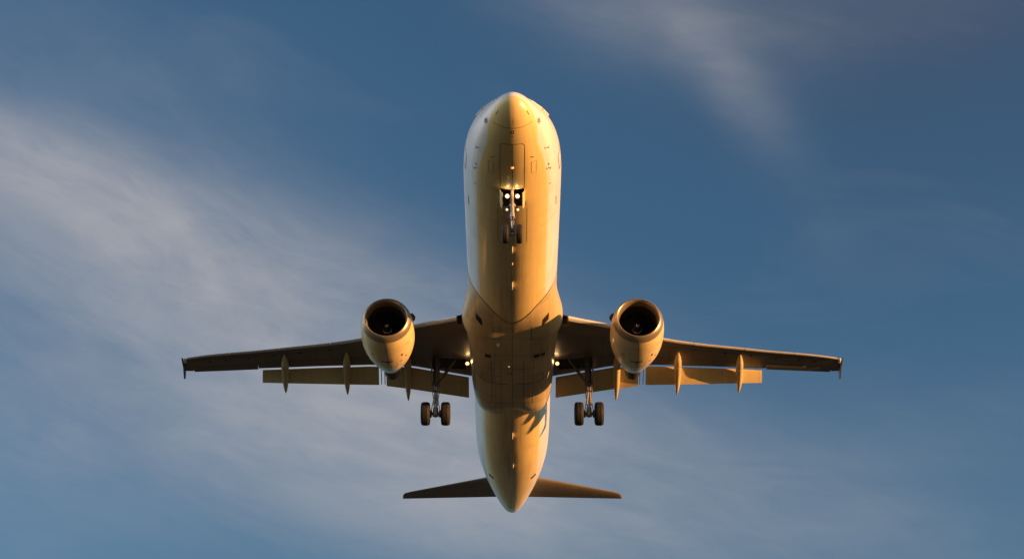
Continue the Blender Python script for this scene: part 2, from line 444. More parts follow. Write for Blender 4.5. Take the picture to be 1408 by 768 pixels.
# ---- nose gear bay, then the marks and seams of the fuselage
NGX = .50
boolean_cut(fus, [((0, 5.50, -1.75), (NGX * 2, 1.28, 1.1), 0)])
mb = MB()
rr = .1
ribbon(mb, fus_bvh, [(-NGX, 4.86, 0), (-NGX, 2.25, 0), (-NGX + rr, 2.12, 0), (NGX - rr, 2.12, 0), (NGX, 2.25, 0), (NGX, 4.86, 0)], .022, 'seam')   # closed forward doors
ribbon(mb, fus_bvh, [(0, 2.12, 0), (0, 4.86, 0)], .022, 'seam')
seam = [(math.sin(a), 1.34, axis_z(1.34) - math.cos(a)) for a in [i * R(58) / 16 for i in range(-16, 17)]]
ribbon(mb, fus_bvh, seam, .018, 'seam', 'in')                                  # radome joint
for sx in (-1, 1):
    for (x, s, w, l, a) in [(.81, 3.02, .03, .16, .9), (1.57, 5.44, .03, .12, 1.), (1.5, 4.1, .07, .09, 0), (.62, .95, .025, .2, .5), (1.62, 2.5, .03, .1, .2)]:
        zz = -1.2
        x = x * sx
        h, n = drop(fus_bvh, (x, s, 0), 'up')
        if h is None: continue
        ribbon(mb, fus_bvh, [(x - sx * l / 2 * math.sin(a), s - l / 2 * math.cos(a), 0), (x + sx * l / 2 * math.sin(a), s + l / 2 * math.cos(a), 0)], w, 'black', 'up', .012, .05)
    # access panels either side of the nose doors
    ribbon(mb, fus_bvh, [(sx * .78, 3.3, 0), (sx * .78, 4.0, 0), (sx * .98, 4.05, 0), (sx * .98, 3.35, 0)], .014, 'seam', closed=True)
    # static port rings on the nose flanks
    c0 = drop(fus_bvh, (sx * 1.35, 1.62, -1.0), 'in')[0]
    for rad, wd in ((.13, .015), (.06, .05)):
        ribbon(mb, fus_bvh, [(c0.x + sx * rad * .55 * math.cos(k * math.pi / 8), c0.y + rad * math.sin(k * math.pi / 8), c0.z + rad * .8 * math.cos(k * math.pi / 8)) for k in range(16)], wd, 'seam', 'in', .006, .2, True)
    # forward door outline and cargo door
    ribbon(mb, fus_bvh, [(sx * 2, 4.55, -.62), (sx * 2, 5.45, -.62), (sx * 2, 5.5, .2), (sx * 2, 5.5, 1.35), (sx * 2, 4.6, 1.35), (sx * 2, 4.5, .2)], .04, 'black', 'side', .008, .1, True)
    ribbon(mb, fus_bvh, [(sx * 1.86, 7.0, -.93), (sx * 1.80, 7.65, -.88)], .05, 'seam', 'in', .008)
    ribbon(mb, fus_bvh, [(sx * 2, 33.8, -.3), (sx * 2, 34.6, -.3), (sx * 2, 34.6, 1.4), (sx * 2, 33.8, 1.4)], .03, 'black', 'side', .008, .1, True)
    # outflow / drain openings under the tail
    patch(mb, fus_bvh, [(sx * 1.02, 34.2, 0), (sx * 1.28, 34.0, 0), (sx * 1.30, 34.28, 0), (sx * 1.04, 34.48, 0)], 'black', 'up', .012)
    ribbon(mb, fus_bvh, [(sx * .62, 6.4, 0), (sx * .62, 9.0, 0)], .014, 'seam')
ribbon(mb, fus_bvh, [(1.86, 8.2, -.9), (1.5, 8.2, -1.5), (1.2, 8.2, -1.7)], .014, 'seam', 'in')
# centre line drains and a ring
ribbon(mb, fus_bvh, [(.055 * math.cos(k * math.pi / 6), 1.52 + .08 * math.sin(k * math.pi / 6), 0) for k in range(12)], .035, 'black', 'up', .008, .2, True)
ribbon(mb, fus_bvh, [(.02, .98, 0), (.03, 1.22, 0)], .012, 'seam')
ribbon(mb, fus_bvh, [(0, 1.68, 0), (0, 1.76, 0)], .03, 'black')
marks = mb
# join the marks into the fuselage mesh
def join_into(ob, mbx):
    bm = bmesh.new(); bm.from_mesh(ob.data)
    base = {m.name: i for i, m in enumerate(ob.data.materials)}
    idx = []
    for m in mbx.mats:
        mm = M[m]
        if mm.name not in base: ob.data.materials.append(mm); base[mm.name] = len(ob.data.materials) - 1
        idx.append(base[mm.name])
    vs = [bm.verts.new(v) for v in mbx.v]
    for f, i in zip(mbx.f, mbx.mi):
        try: fc = bm.faces.new([vs[a] for a in f]); fc.material_index = idx[i]; fc.smooth = True
        except ValueError: pass
    bm.to_mesh(ob.data); bm.free(); ob.data.update()


# fairing -----------------------------------------------------------------
fs_ = [14.2, 14.6, 15.1, 15.7, 16.3, 16.8, 17.6, 19., 21., 22.6, 23.6, 24.3, 24.75, 25.1, 25.35, 25.55, 25.7]
fW = [2.25, 2.28, 2.30, 2.33, 2.36, 2.37, 2.22, 2.10, 2.04, 2.00, 1.93, 1.84, 1.72, 1.55, 1.30, 1.0, .6]
fB = [-2.2, -2.25, -2.3, -2.33, -2.36, -2.38, -2.40, -2.43, -2.45, -2.45, -2.42, -2.29, -2.12, -1.99, -1.88, -1.75, -1.55]
fN = [2.3, 2.35, 2.4, 2.45, 2.5, 2.6, 2.75, 2.9, 3.0, 3.1, 3.2, 3.5, 3.9, 4.2, 4.2, 3.8, 3.]
gW, gB, gN = pchip(fs_, fW), pchip(fs_, fB), pchip(fs_, fN)
js = pchip([0, 6, 16, 24.7, 35.5, 48.6, 62, 75, 180], [15.81, 15.76, 15.46, 15.10, 14.70, 14.42, 14.26, 14.16, 14.1])   # where the fairing starts, by angle from the keel
def fair_point(a, t):
    """a: angle round the body from the keel; t: 0 at the front joint, 1 at the rear"""
    s = js(abs(math.degrees(a))); s = s + (25.7 - s) * (.55 * t + .45 * t * t) if t < 1 else 25.7
    W, B, E = gW(s), gB(s), gN(s); zc = -.95; H = zc - B
    q, c = math.sin(a), math.cos(a)
    # radius of the full fairing section along this direction, from the body axis
    lo, hi = 0.5, 3.6
    for _ in range(26):
        r = (lo + hi) / 2; x, z = r * abs(q), -r * c
        if z < zc: ins = (x / W) ** E + ((zc - z) / H) ** E < 1
        else: ins = (x / W) ** 2.2 + ((z - zc) / 1.25) ** 2 < 1
        if ins: lo = r
        else: hi = r
    rf = lo; w = fw(t_(s)); rb = 1 / math.sqrt((q / w) ** 2 + (c / 2.08) ** 2)
    g = (s - js(abs(math.degrees(a)))) / 2.5; g = min(max(g, 0), 1); g = g * g * (3 - 2 * g)
    full = rf if s > 17 else max(rf, rb + .012)
    r = (rb + .012) * (1 - g) + full * g
    if abs(math.degrees(a)) > 95: r = (rb - .03)
    x, z = r * q, -r * c
    if c > 0 and s > 23.6: z += min(1, (s - 23.6) / 1.1) * .22 * math.exp(-(x / .5) ** 2)
    return (x, s, z)
angs = [R(-100) + R(200) * k / 120 for k in range(121)]
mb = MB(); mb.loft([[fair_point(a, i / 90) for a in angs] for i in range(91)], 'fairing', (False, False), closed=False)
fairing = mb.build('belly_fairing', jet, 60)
fair_bvh = bvh_of(fairing)
both = BVHTree.FromPolygons([v.co.copy() for v in fus.data.vertices] + [v.co.copy() for v in fairing.data.vertices],
                            [tuple(p.vertices) for p in fus.data.polygons] + [tuple(i + len(fus.data.vertices) for i in p.vertices) for p in fairing.data.polygons])
mf = MB()
fseam = [(1.93, 14.3, -.6), (1.86, 14.72, -1.05), (1.5, 14.9, -1.5), (1.0, 15.2, -1.9), (.5, 15.55, -2.06), (0, 15.72, -2.1)]
fseam = fseam + [(-x, s, z) for x, s, z in fseam[-2::-1]]
# the joint line: a U round the belly, placed on whichever skin lies outside
joint = []
for k in range(-60, 61):
    a = k / 60 * 62; st = js(abs(a)) - .01; d0 = Vector((math.sin(R(a)), 0, -math.cos(R(a)))); o = Vector((0, st, 0)) + d0 * 8
    h = both.ray_cast(o, -d0)
    if h[0] is not None: joint.append(h[0])
def raw_ribbon(mbx, pts, width, mat, lift):
    vs, fs = [], []
    for i, p in enumerate(pts):
        n = Vector((p.x, 0, p.z)).normalized(); t = (pts[min(i + 1, len(pts) - 1)] - pts[max(i - 1, 0)]); t = (t - n * t.dot(n)).normalized()
        q = t.cross(n) * width / 2; vs += [p + n * lift + q, p + n * lift - q]
    for i in range(len(pts) - 1): fs.append((2 * i, 2 * i + 1, 2 * i + 3, 2 * i + 2))
    mbx.add(vs, fs, mat)
raw_ribbon(mf, joint, .035, 'black', .016)
for sx in (-1, 1):
    patch(mf, fair_bvh, [(sx * 1.70, 15.5 + .1, 0), (sx * 1.42, 15.85, 0), (sx * 1.40, 16.22, 0), (sx * 1.68, 15.95, 0)], 'black')      # ram air inlet
    patch(mf, fair_bvh, [(sx * 1.02, 18.35, 0), (sx * 1.30, 18.35, 0), (sx * 1.30, 18.62, 0), (sx * 1.02, 18.62, 0)], 'bay')
    ribbon(mf, fair_bvh, [(sx * 2.02, 20.0, 0), (sx * 1.9, 20.4, 0), (sx * 1.6, 20.85, 0), (sx * 1.2, 21.05, 0), (sx * .25, 21.08, 0)], .045, 'black')
    ribbon(mf, fair_bvh, [(sx * .55, 18.9, 0), (sx * .55, 24.2, 0)], .018, 'seam')
    ribbon(mf, fair_bvh, [(sx * 1.0, 18.7, 0), (sx * 1.0, 23.2, 0)], .018, 'seam')
    ribbon(mf, fair_bvh, [(sx * .6, 20.3, 0), (sx * 1.5, 20.3, 0), (sx * 1.5, 20.95, 0)], .02, 'seam')
    ribbon(mf, fair_bvh, [(sx * .1, 17.0, 0), (sx * 1.6, 17.0, 0)], .016, 'seam')
    ribbon(mf, fair_bvh, [(sx * .9, 16.2, 0), (sx * .9, 17.1, 0)], .022, 'seam')
patch(mf, fair_bvh, [(1.36, 18.35, 0), (1.55, 18.35, 0), (1.55, 18.62, 0), (1.36, 18.62, 0)], 'bay')
ribbon(mf, fair_bvh, [(0, 16.2, 0), (0, 24.9, 0)], .02, 'seam')
for s in (18.3, 19.6, 22.4, 23.1): ribbon(mf, fair_bvh, [(-1.75, s, 0), (1.75, s, 0)], .016, 'seam')
def text_mesh(txt, size):
    cu = bpy.data.curves.new('t', 'FONT'); cu.body = txt; cu.size = size; cu.align_x = 'CENTER'; cu.resolution_u = 3
    o = bpy.data.objects.new('t', cu); col.objects.link(o); bpy.context.view_layer.update()
    me = bpy.data.meshes.new_from_object(o.evaluated_get(bpy.context.evaluated_depsgraph_get()))
    vs = [v.co.copy() for v in me.vertices]; fs = [tuple(p.vertices) for p in me.polygons]
    bpy.data.objects.remove(o, do_unlink=True); bpy.data.meshes.remove(me)
    return vs, fs
tv, tf = text_mesh('34', .34)
vv = []
for v in tv:
    h, n = drop(fair_bvh, (-.16 + v.x, 20.15 - v.y, 0), 'up'); vv.append(h + n * .006 if h else Vector((0, 20, -2.4)))
mf.add(vv, tf, 'seam')
join_into(fairing, mf)
join_into(fus, marks)

# small lights and probes on the keel
def blade(name, s, length, height, x=0., mat='antenna', bvh=fus_bvh, w=.03):
    h, n = drop(bvh, (x, s, 0), 'up'); z = h.z + .01
    k = MB(); rings = []
    for a, c in ((0., 1.), (.5, .85), (1., .55)):
        zz = z - a * height; L = length * c; s1 = s + a * length * .35; ww = w * (1 - .4 * a)
        rings.append([(x - ww * .2, s1 - L / 2, zz), (x + ww * .2, s1 - L / 2, zz), (x + ww, s1 - L * .2, zz), (x + ww * .8, s1 + L * .2, zz), (x, s1 + L / 2, zz), (x - ww * .8, s1 + L * .2, zz), (x - ww, s1 - L * .2, zz)])
    k.loft(rings, mat); return k.build(name, jet)
blade('antenna', 9.4, .40, .2, w=.022); blade('antenna', 12.35, .48, .24, w=.022); blade('drain_mast', 10.6, .12, .09, w=.02)
blade('antenna', 27.2, .42, .24, .02, w=.024); blade('drain_mast', 31.1, .2, .16, .05, w=.022)
blade('drain_mast', 17.4, .22, .10, -.67, 'antenna', fair_bvh, .09)
def dome(name, p, r, mat, flat=.6, parent=jet, bvh=fus_bvh):
    h, n = drop(bvh, p, 'up'); k = MB()
    k.revolve([(-.01, r), (r * flat * .5, r * .86), (r * flat * .87, r * .5), (r * flat, .01)], mat, (0, 0, 0), 'Z', 20, (True, True))
    k.v = [tuple(Vector((v[0], v[1], -v[2])) + h) for v in k.v]
    return k.build(name, parent)
dome('beacon_light', (0, 3.45, 0), .06, 'beacon')
dome('belly_light', (-.16, 19.35, 0), .032, 'lamp', bvh=fair_bvh)
for sx in (-1, 1):
    for s, z in ((3.05, -1.28), (4.3, -1.35)):
        h, n = drop(fus_bvh, (sx * 1.5, s, z), 'in'); k = MB()
        k.tube([h - n * .02, h + n * .11, h + n * .13 + Vector((0, -.16, 0))], [.018, .016, .01], 'dark_metal', 8); k.build('air_data_probe', jet)

# cockpit windows: panes laid on the nose, with a proud frame
cw = [[(.04, 1.92), (.70, 1.98), (.66, 2.62), (.04, 2.60)], [(.76, 2.0), (1.18, 2.35), (1.13, 2.92), (.72, 2.66)], [(1.24, 2.45), (1.45, 2.95), (1.36, 3.35), (1.18, 2.98)]]
for sx in (-1, 1):
    for poly in cw:
        k = MB(); frame = [Vector((sx * x, s, 9)) for x, s in poly]
        pts = []
        for v in frame:
            h = fus_bvh.ray_cast(v, Vector((0, 0, -1))); pts.append(h[0] + (h[1] if h[1].z > 0 else -h[1]) * .035)
        k.add(pts, [(0, 1, 2, 3)], 'glass'); o = k.build('cockpit_window', jet, recalc=False)
        fr = MB(); P = pts + [pts[0]]
        for a, b in zip(P, P[1:]): fr.tube([a, b], .038, 'antenna', 6)
        f_ = fr.build('frame', o)
# cabin windows: copies of one pane with frame
wk = MB(); n = 20
wk.loft([[(x, .13 * math.cos(t) * (1), .18 * math.sin(t)) for t in [2 * math.pi * i / n for i in range(n)]] for x in (-.02, .012)], 'antenna')
wk.loft([[(x, .10 * math.cos(t), .15 * math.sin(t)) for t in [2 * math.pi * i / n for i in range(n)]] for x in (.0, .016)], 'window')
w0 = None
for sx in (-1, 1):
    for i in range(49):
        s = 6.35 + i * .555
        if 14.2 < s < 14.8: continue
        h, nn = drop(fus_bvh, (sx * 2, s, .52), 'side')
        if w0 is None: o = w0 = wk.build('cabin_window', jet)
        else: o = w0.copy(); col.objects.link(o); o.parent = jet
        o.location = h; o.rotation_euler = (0, -math.atan2(nn.z, nn.x), 0)

# ------------------------------------------------------------------ wings
def wz(x): x = abs(x); return -1.15 + .055 * (x - 2)
DZ = lambda x: 1.9 * (wz(x) - (-1.15 + .09 * (x - 2) + .0012 * max(0, x - 2) ** 2)) if x > 2 else 0.
_LE = pchip([1.2, 2.4, 4.85, 7.45, 12., 16.3, 16.75], [16.3, 17.05, 18.3, 19.95, 21.87, 23.68, 24.0])
LE = lambda x: _LE(x) + DZ(x)
TE = lambda x: float(np.interp(x, [1.2, 2.0, 3.6, 4.95, 7.04, 9.68, 12.69, 16.04, 16.76], [22.8, 22.67, 22.37, 22.13, 22.4, 23.06, 23.91, 24.93, 25.05])) + DZ(x)
DROP = lambda x: float(np.interp(x, [2, 5, 6.5, 10, 12.7], [.72, .66, .64, .60, .58]))
FTE = lambda x: float(np.interp(x, [2.17, 5.0, 6.2, 6.6, 9.74, 12.7], [23.61, 23.31, 23.25, 23.21, 23.78, 24.31])) + DZ(x)


def airfoil(s0, s1, z0, z1, t, n=14, low=.42, blunt=.0):
    """closed ring (s, z): upper from TE to LE, lower back; cambered with a flat rear underside"""
    up, lo = [], []
    for i in range(n + 1):
        c = (1 - math.cos(math.pi * i / n)) / 2
        y = 5 * (.2969 * math.sqrt(c) - .126 * c - .3516 * c * c + .2843 * c ** 3 - .1036 * c ** 4)
        s = s0 + (s1 - s0) * c; z = z0 + (z1 - z0) * c
        up.append((s, z + y * t * 2 * (1 - low) + blunt * c)); lo.append((s, z - y * t * 2 * low * (1 - .3 * c)))
    return up[::-1] + lo[1:]


def span_loft(mb, xs, sect, mat, sg):
    rings = [[(sg * x, s, z) for s, z in sect(x)] for x in xs]
    mb.loft(rings, mat)


def wing_sect(x):
    c = TE(x) - LE(x); t = c * float(np.interp(x, [2, 6.5, 16.7], [.135, .115, .10]))
    return airfoil(LE(x) + .30 * min(1, (17.4 - x) / 3 + .2), TE(x) + .036 * c, wz(x) + .36 * t + .03, wz(x) + .015 + .02 * c, t, 20, .42, .01)


def slat_sect(x):
    c = (TE(x) - LE(x)); t = c * float(np.interp(x, [2, 6.5, 16.7], [.135, .115, .10])); L = .42 if x < 5.6 else .42 - .018 * (x - 6); h = .30 * t + .05
    s, z = LE(x), wz(x) + .30 * t - .02
    pts = [(0, 0), (.04, -.35), (.16, -.75), (.36, -1.0), (.40, -.9), (.34, -.55), (.36, -.1), (.55, .45), (.85, .95), (1.0, 1.2), (.97, 1.27), (.7, 1.05), (.4, .75), (.15, .4), (.03, .15)]
    return [(s + a * L * 1.15, z + b * h * .62) for a, b in pts]


def flap_sect(x):
    s0 = TE(x) + .13; z0 = wz(x) - .015; s1 = FTE(x); z1 = wz(x) - DROP(x)
    return airfoil(s0, s1, z0, z1, math.hypot(s1 - s0, z1 - z0) * .13, 10, .35)


def lin(a, b, n): return [a + (b - a) * i / (n - 1) for i in range(n)]


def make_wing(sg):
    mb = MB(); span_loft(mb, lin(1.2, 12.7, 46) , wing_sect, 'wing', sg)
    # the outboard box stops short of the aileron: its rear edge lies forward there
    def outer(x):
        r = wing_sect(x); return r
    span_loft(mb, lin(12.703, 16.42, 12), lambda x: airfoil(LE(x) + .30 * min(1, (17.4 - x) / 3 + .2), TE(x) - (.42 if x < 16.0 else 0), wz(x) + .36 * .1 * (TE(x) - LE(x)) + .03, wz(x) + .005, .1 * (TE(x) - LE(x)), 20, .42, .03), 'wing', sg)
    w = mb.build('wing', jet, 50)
    boolean_cut(w, [((sg * 3.15, 21.55, wz(3.15) - .08), (1.75, 1.15, .42), R(2)), ((sg * 2.50, LE(2.5) + .36, wz(2.5)), (.22, .60, .9), 0)])  # second cut: slat-root notch, dark faces standing in for the gap's shadow
    # small dark fuel vents and access points near the leading edge, on the mesh of the wing
    wb = bvh_of(w); mk = MB()
    for x in (8.9, 10.4, 11.7, 13.0, 14.2, 15.0):
        ribbon(mk, wb, [(sg * x, LE(x) + .62, 0), (sg * (x + .14), LE(x) + .68, 0)], .09, 'black', 'up', .006, .2)
    ribbon(mk, wb, [(sg * x, LE(x) + .28 * (TE(x) - LE(x)), 0) for x in lin(2.6, 16, 30)], .02, 'seam')
    ribbon(mk, wb, [(sg * x, LE(x) + .72 * (TE(x) - LE(x)), 0) for x in lin(4.3, 16, 30)], .025, 'seam')
    for x in lin(4.4, 12.2, 8):
        ribbon(mk, wb, [(sg * x, LE(x) + .3 * (TE(x) - LE(x)), 0), (sg * x, TE(x) - .15, 0)], .014, 'seam')
    join_into(w, mk)
    # slats
    for a, b in ((2.66, 5.25), (6.35, 8.85), (8.88, 11.4), (11.43, 13.95), (13.98, 16.2)):
        mb = MB(); span_loft(mb, lin(a, b, 8), slat_sect, 'slat', sg); mb.build('slat', w, 50)
    # flaps
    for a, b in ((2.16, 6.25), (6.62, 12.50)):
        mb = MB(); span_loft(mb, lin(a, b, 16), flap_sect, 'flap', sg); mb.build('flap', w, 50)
    # aileron, drooped a little
    mb = MB(); span_loft(mb, lin(12.705, 16.0, 10), lambda x: airfoil(TE(x) - .44, TE(x) + .02, wz(x) + .02, wz(x) - .03, .07, 8, .4), 'wing', sg); mb.build('aileron', w, 50)
    # flap hanger stub between the flaps
    mb = MB()
    for x in (6.33, 6.50): mb.box((sg * x, TE(x) + .55, wz(x) - .30), (.035, .9, .16), 'strut', Matrix.Rotation(-R(28), 3, 'X'))
    mb.build('flap_link', w)
    # flap track fairings: fixed front body and drooped tail cone
    for x in (5.12, 8.14, 11.24):
        L1 = 1.5 if x < 6 else 1.35
        s0 = TE(x) - L1; s1 = {5.12: 24.0, 8.14: 24.15, 11.24: 24.67}[x] + DZ(x); ze = wz(x) - {5.12: .98, 8.14: .86, 11.24: .82}[x]
        mb = MB(); rings = []; n = 20
        brk = TE(x) - .55
        for i in range(13):
            t = i / 12; s = s0 + (brk - s0) * t; hw = .03 + .15 * math.sin(min(1, t * 1.1) * math.pi / 2); dep = .03 + .36 * math.sin(t * math.pi / 2)
            zc = wz(x) - dep * .42
            rings.append([(sg * (x + .05 * (s - s0) * x / 11.24) + hw * math.sin(q), s, zc - (dep * .75) * math.cos(q)) for q in [2 * math.pi * k / n for k in range(n)]])
        mb.loft(rings, 'canoe'); tf_ = mb.build('flap_track_fairing', w)
        mb = MB(); rings = []
        zb = wz(x) - .20
        for i in range(17):
            t = i / 16; s = brk + .012 + (s1 - brk) * t
            env = (1 - t ** 2.6) ** .8
            hw = .012 + .175 * env; hh = .012 + .27 * env
            zc = zb + (ze + .02 - zb) * (t * .75 + .25 * t * t)
            rings.append([(sg * (x + .05 * (s - s0) * x / 11.24) + hw * math.sin(q), s, zc - hh * math.cos(q)) for q in [2 * math.pi * k / n for k in range(n)]])
        mb.loft(rings, 'canoe'); mb.build('tail_cone', tf_)
    # wingtip fence: thin arrow shaped plate above and below the tip
    mb = MB(); xt = 16.46; z0 = wz(xt) + .06; s0 = LE(16.42)
    pl = [(s0 + .0, z0), (s0 + .25, z0 + .03), (s0 + .9, z0 + .04), (s0 + 1.22, z0 + .03), (s0 + 1.30, z0 - .48), (s0 + 1.2, z0 - .50), (s0 + .75, z0 - .16), (s0 + .3, z0 - .07)]
    for a, th in ((0, 1),):
        ins = [(s, z) for s, z in pl]
        mb.loft([[(sg * (xt - .035), s, z) for s, z in ins], [(sg * (xt + .02), s, z) for s, z in ins], [(sg * (xt + .045), s * .97 + .03 * (s0 + .9), z) for s, z in ins]], 'wing')
    mb.build('wingtip_fence', w, 30)
    mb = MB(); mb.revolve([(-.16, .01), (-.12, .05), (0, .075), (.2, .07), (.35, .02)], 'lamp' if False else 'antenna', (sg * 16.34, LE(16.3) + .2, wz(16.3) + .03), 'Y', 12, (True, True))
    mb.build('navigation_light', w)
    # landing light under the root
    mb = MB(); lx, ls, lz = sg * 2.20, 20.98, -1.36
    mb.revolve([(.10, .04), (.06, .085), (0, .10)], 'dark_metal', (lx, ls, lz), 'Y', 20, (True, False)); mb.revolve([(0, .095), (-.045, .08), (-.075, .045), (-.085, .01)], 'lamp_hot', (lx, ls, lz), 'Y', 20, (True, True))
    mb.tube([(lx, ls + .06, lz), (lx, ls + .12, lz + .35)], .025, 'dark_metal', 8)
    ll = mb.build('landing_light', w)
    ld = bpy.data.lights.new('landing_lamp', 'SPOT'); ld.energy = 6; ld.color = (1, .6, .25); ld.spot_size = R(150); ld.spot_blend = .6; ld.shadow_soft_size = .08
    lo = bpy.data.objects.new('landing_lamp', ld); col.objects.link(lo); lo.parent = jet; lo.location = (lx, ls - .09, lz - .02); lo.rotation_euler = (R(-80), 0, 0)
    return w
wings = {sg: make_wing(sg) for sg in (-1, 1)}

# ------------------------------------------------------------------ engines
EX, ES, EZ = 5.80, 14.93, -2.30
def make_engine(sg):
    # in the engine's own frame: y aft from the lip
    mb = MB()
    out = [(.34, 1.16), (.6, 1.205), (1.0, 1.235), (1.5, 1.245), (2.0, 1.22), (2.4, 1.165), (2.8, 1.08), (3.2, .965), (3.6, .83), (3.95, .70), (4.22, .60), (4.22, .575), (3.9, .62)]
    mb.revolve(out, 'nacelle', n=80)
    # T shaped latch mark and vents on the keel
    def on(a, y):   # angle from the keel, distance aft
        r = float(np.interp(y, [o[0] for o in out[:12]], [o[1] for o in out[:12]])) + .006
        return Vector((r * math.sin(a), y, -r * math.cos(a)))
    def bar(a0, a1, y0, y1, mat='seam', k=6):
        vs = [on(a0 + (a1 - a0) * i / k, y) for y in (y0, y1) for i in range(k + 1)]
        mb.add(vs, [(i, i + 1, i + k + 2, i + k + 1) for i in range(k)], mat)
    bar(-.22, .22, 1.95, 2.04, 'black'); bar(-.03, .03, 2.04, 2.6, 'seam'); bar(-.04, .04, 3.2, 3.42, 'seam')
    bar(.55, .62, 1.55, 1.72, 'black'); bar(.74, .80, 1.9, 2.0, 'black'); bar(.5, .6, 2.2, 2.26, 'black'); bar(.16, .19, 1.75, 1.82, 'black'); bar(-.62, -.5, 1.5, 1.56, 'black')
    bar(-.9, .9, 2.72, 2.735, 'seam', 24); bar(-1.4, 1.4, .92, .93, 'seam', 24); bar(-.006, .006, .95, 4.15, 'seam')
    for (a, y0, y1, w_) in ((.03, 2.8, 3.8, .012), (.10, 3.1, 3.7, .009), (-.08, 2.9, 3.6, .010), (.2, 3.2, 3.9, .008), (-.2, 3.0, 3.7, .007)): bar(a - w_, a + w_, y0, y1, 'seam')
    e = mb.build('engine', jet, 40); e.location = (sg * EX, ES, EZ)
    mb = MB()
    lip = [(.34, 1.16), (.2, 1.12), (.09, 1.07), (.02, 1.02), (0, .985), (.03, .945), (.12, .91), (.28, .885), (.45, .88)]
    mb.revolve(lip, 'lip', n=80); mb.build('intake_lip', e, 60)
    mb = MB(); mb.revolve([(.45, .88), (.9, .91), (1.32, .93)], 'duct', n=80); mb.build('intake_duct', e)
    mb = MB()
    mb.revolve([(1.30, .93), (1.34, .93)], 'fan', n=48); mb.revolve([(1.55, .93), (1.55, .2)], 'black', n=48)
    for k in range(24):
        a = 2 * math.pi * k / 24; vs = []
        for r, tw, w_ in ((.26, .35, .10), (.6, .75, .13), (.92, 1.05, .14)):
            for e_ in (-1, 1):
                th = a + e_ * w_ * math.sin(tw) / r * .9; vs.append((r * math.cos(th), 1.33 + e_ * w_ * math.cos(tw), r * math.sin(th)))
        mb.add(vs, [(0, 1, 3, 2), (2, 3, 5, 4)], 'fan')
    mb.build('fan', e, recalc=False)
    mb = MB(); sp = [(.62, .012), (.70, .06), (.85, .125), (1.02, .19), (1.2, .245), (1.30, .27)]
    mb.revolve(sp, 'black', n=32, cap=(True, False))
    rr_ = lambda y: float(np.interp(y, [p[0] for p in sp], [p[1] for p in sp])) + .004
    vs, fs = [], []                                       # the painted swirl: a crescent, and a ring round the tip
    K = 26
    for i in range(K + 1):
        u = i / K; a = R(-195) + R(210) * u; wd = .035 * math.sin(math.pi * u) + .002; y = 1.10 - .05 * u
        for yy in (y - wd, y + wd): r = rr_(yy); vs.append((r * math.cos(a), yy - .004, r * math.sin(a)))
    fs = [(2 * i, 2 * i + 1, 2 * i + 3, 2 * i + 2) for i in range(K)]
    mb.add(vs, fs, 'white')
    mb.revolve([(.685, .052), (.715, .072)], 'white', (0, -.006, 0), n=24)
    mb.build('spinner', e, recalc=True)
    mb = MB(); mb.revolve([(3.8, .50), (4.3, .46), (4.9, .40), (5.35, .34), (5.35, .31), (5.0, .31)], 'nozzle', n=48)
    mb.revolve([(5.0, .24), (5.35, .18), (5.6, .05), (5.64, .01)], 'nozzle', n=32, cap=(True, True)); mb.revolve([(4.0, .60), (4.0, .2)], 'nozzle', n=48)
    mb.build('exhaust_nozzle', e)
    # strake on the inboard shoulder
    mb = MB(); a = -sg * R(52); b0 = Vector((math.sin(a), 0, math.cos(a)))
    pts = [(.95, 1.2), (1.15, 1.46), (1.55, 1.58), (1.8, 1.55), (1.95, 1.2)]
    tn = Vector((b0.z, 0, -b0.x)) * .018
    mb.loft([[b0 * r + Vector((0, y, 0)) + tn for y, r in pts], [b0 * r + Vector((0, y, 0)) - tn for y, r in pts]], 'dark_metal'); mb.build('strake', e)
    # pylon
    mb = MB(); rings = []
    for y, zt, zb_, w_ in ((1.5, 1.30, 1.05, .03), (2.2, 1.42, .9, .14), (3.0, 1.52, .8, .2), (3.9, 1.62, .6, .22), (5.2, 1.62, .35, .22), (6.2, 1.60, .85, .18), (7.2, 1.58, 1.35, .05)):
        rings.append([(x, y, z) for x, z in ((-w_, zb_), (w_, zb_), (w_, (zt + zb_) / 2), (w_ * .9, zt), (-w_ * .9, zt), (-w_, (zt + zb_) / 2))])
    mb.loft(rings, 'nacelle'); mb.build('pylon', e)
    return e
for sg in (-1, 1): make_engine(sg)

# ------------------------------------------------------------------ wheels and landing gear
def make_wheel(rad, width, parent, name='wheel'):
    mb = MB(); h = width / 2
    prof = [(-h * .55, rad * .56), (-h * .92, rad * .62), (-h, rad * .74), (-h * .96, rad * .86), (-h * .80, rad * .95), (-h * .5, rad * .99)]
    for q in (-.42, -.12, .18, .44):
        prof += [(h * (q - .03), rad * 1.), (h * q, rad * .982), (h * (q + .03), rad * 1.)]
    prof += [(h * .5, rad * .99), (h * .80, rad * .95), (h * .96, rad * .86), (h, rad * .74), (h * .92, rad * .62), (h * .55, rad * .56)]
    mb.revolve(prof, 'tyre', (0, 0, 0), 'X', 48)
    mb.revolve([(-h * .62, rad * .58), (-h * .66, rad * .5), (-h * .35, rad * .42), (-h * .3, rad * .2), (-h * .62, rad * .17), (-h * .62, .01)], 'rim', (0, 0, 0), 'X', 32, (False, True))
    mb.revolve([(h * .62, rad * .58), (h * .66, rad * .5), (h * .35, rad * .42), (h * .3, rad * .2), (h * .62, rad * .17), (h * .62, .01)], 'rim', (0, 0, 0), 'X', 32, (False, True))
    return mb.build(name, parent, 35)


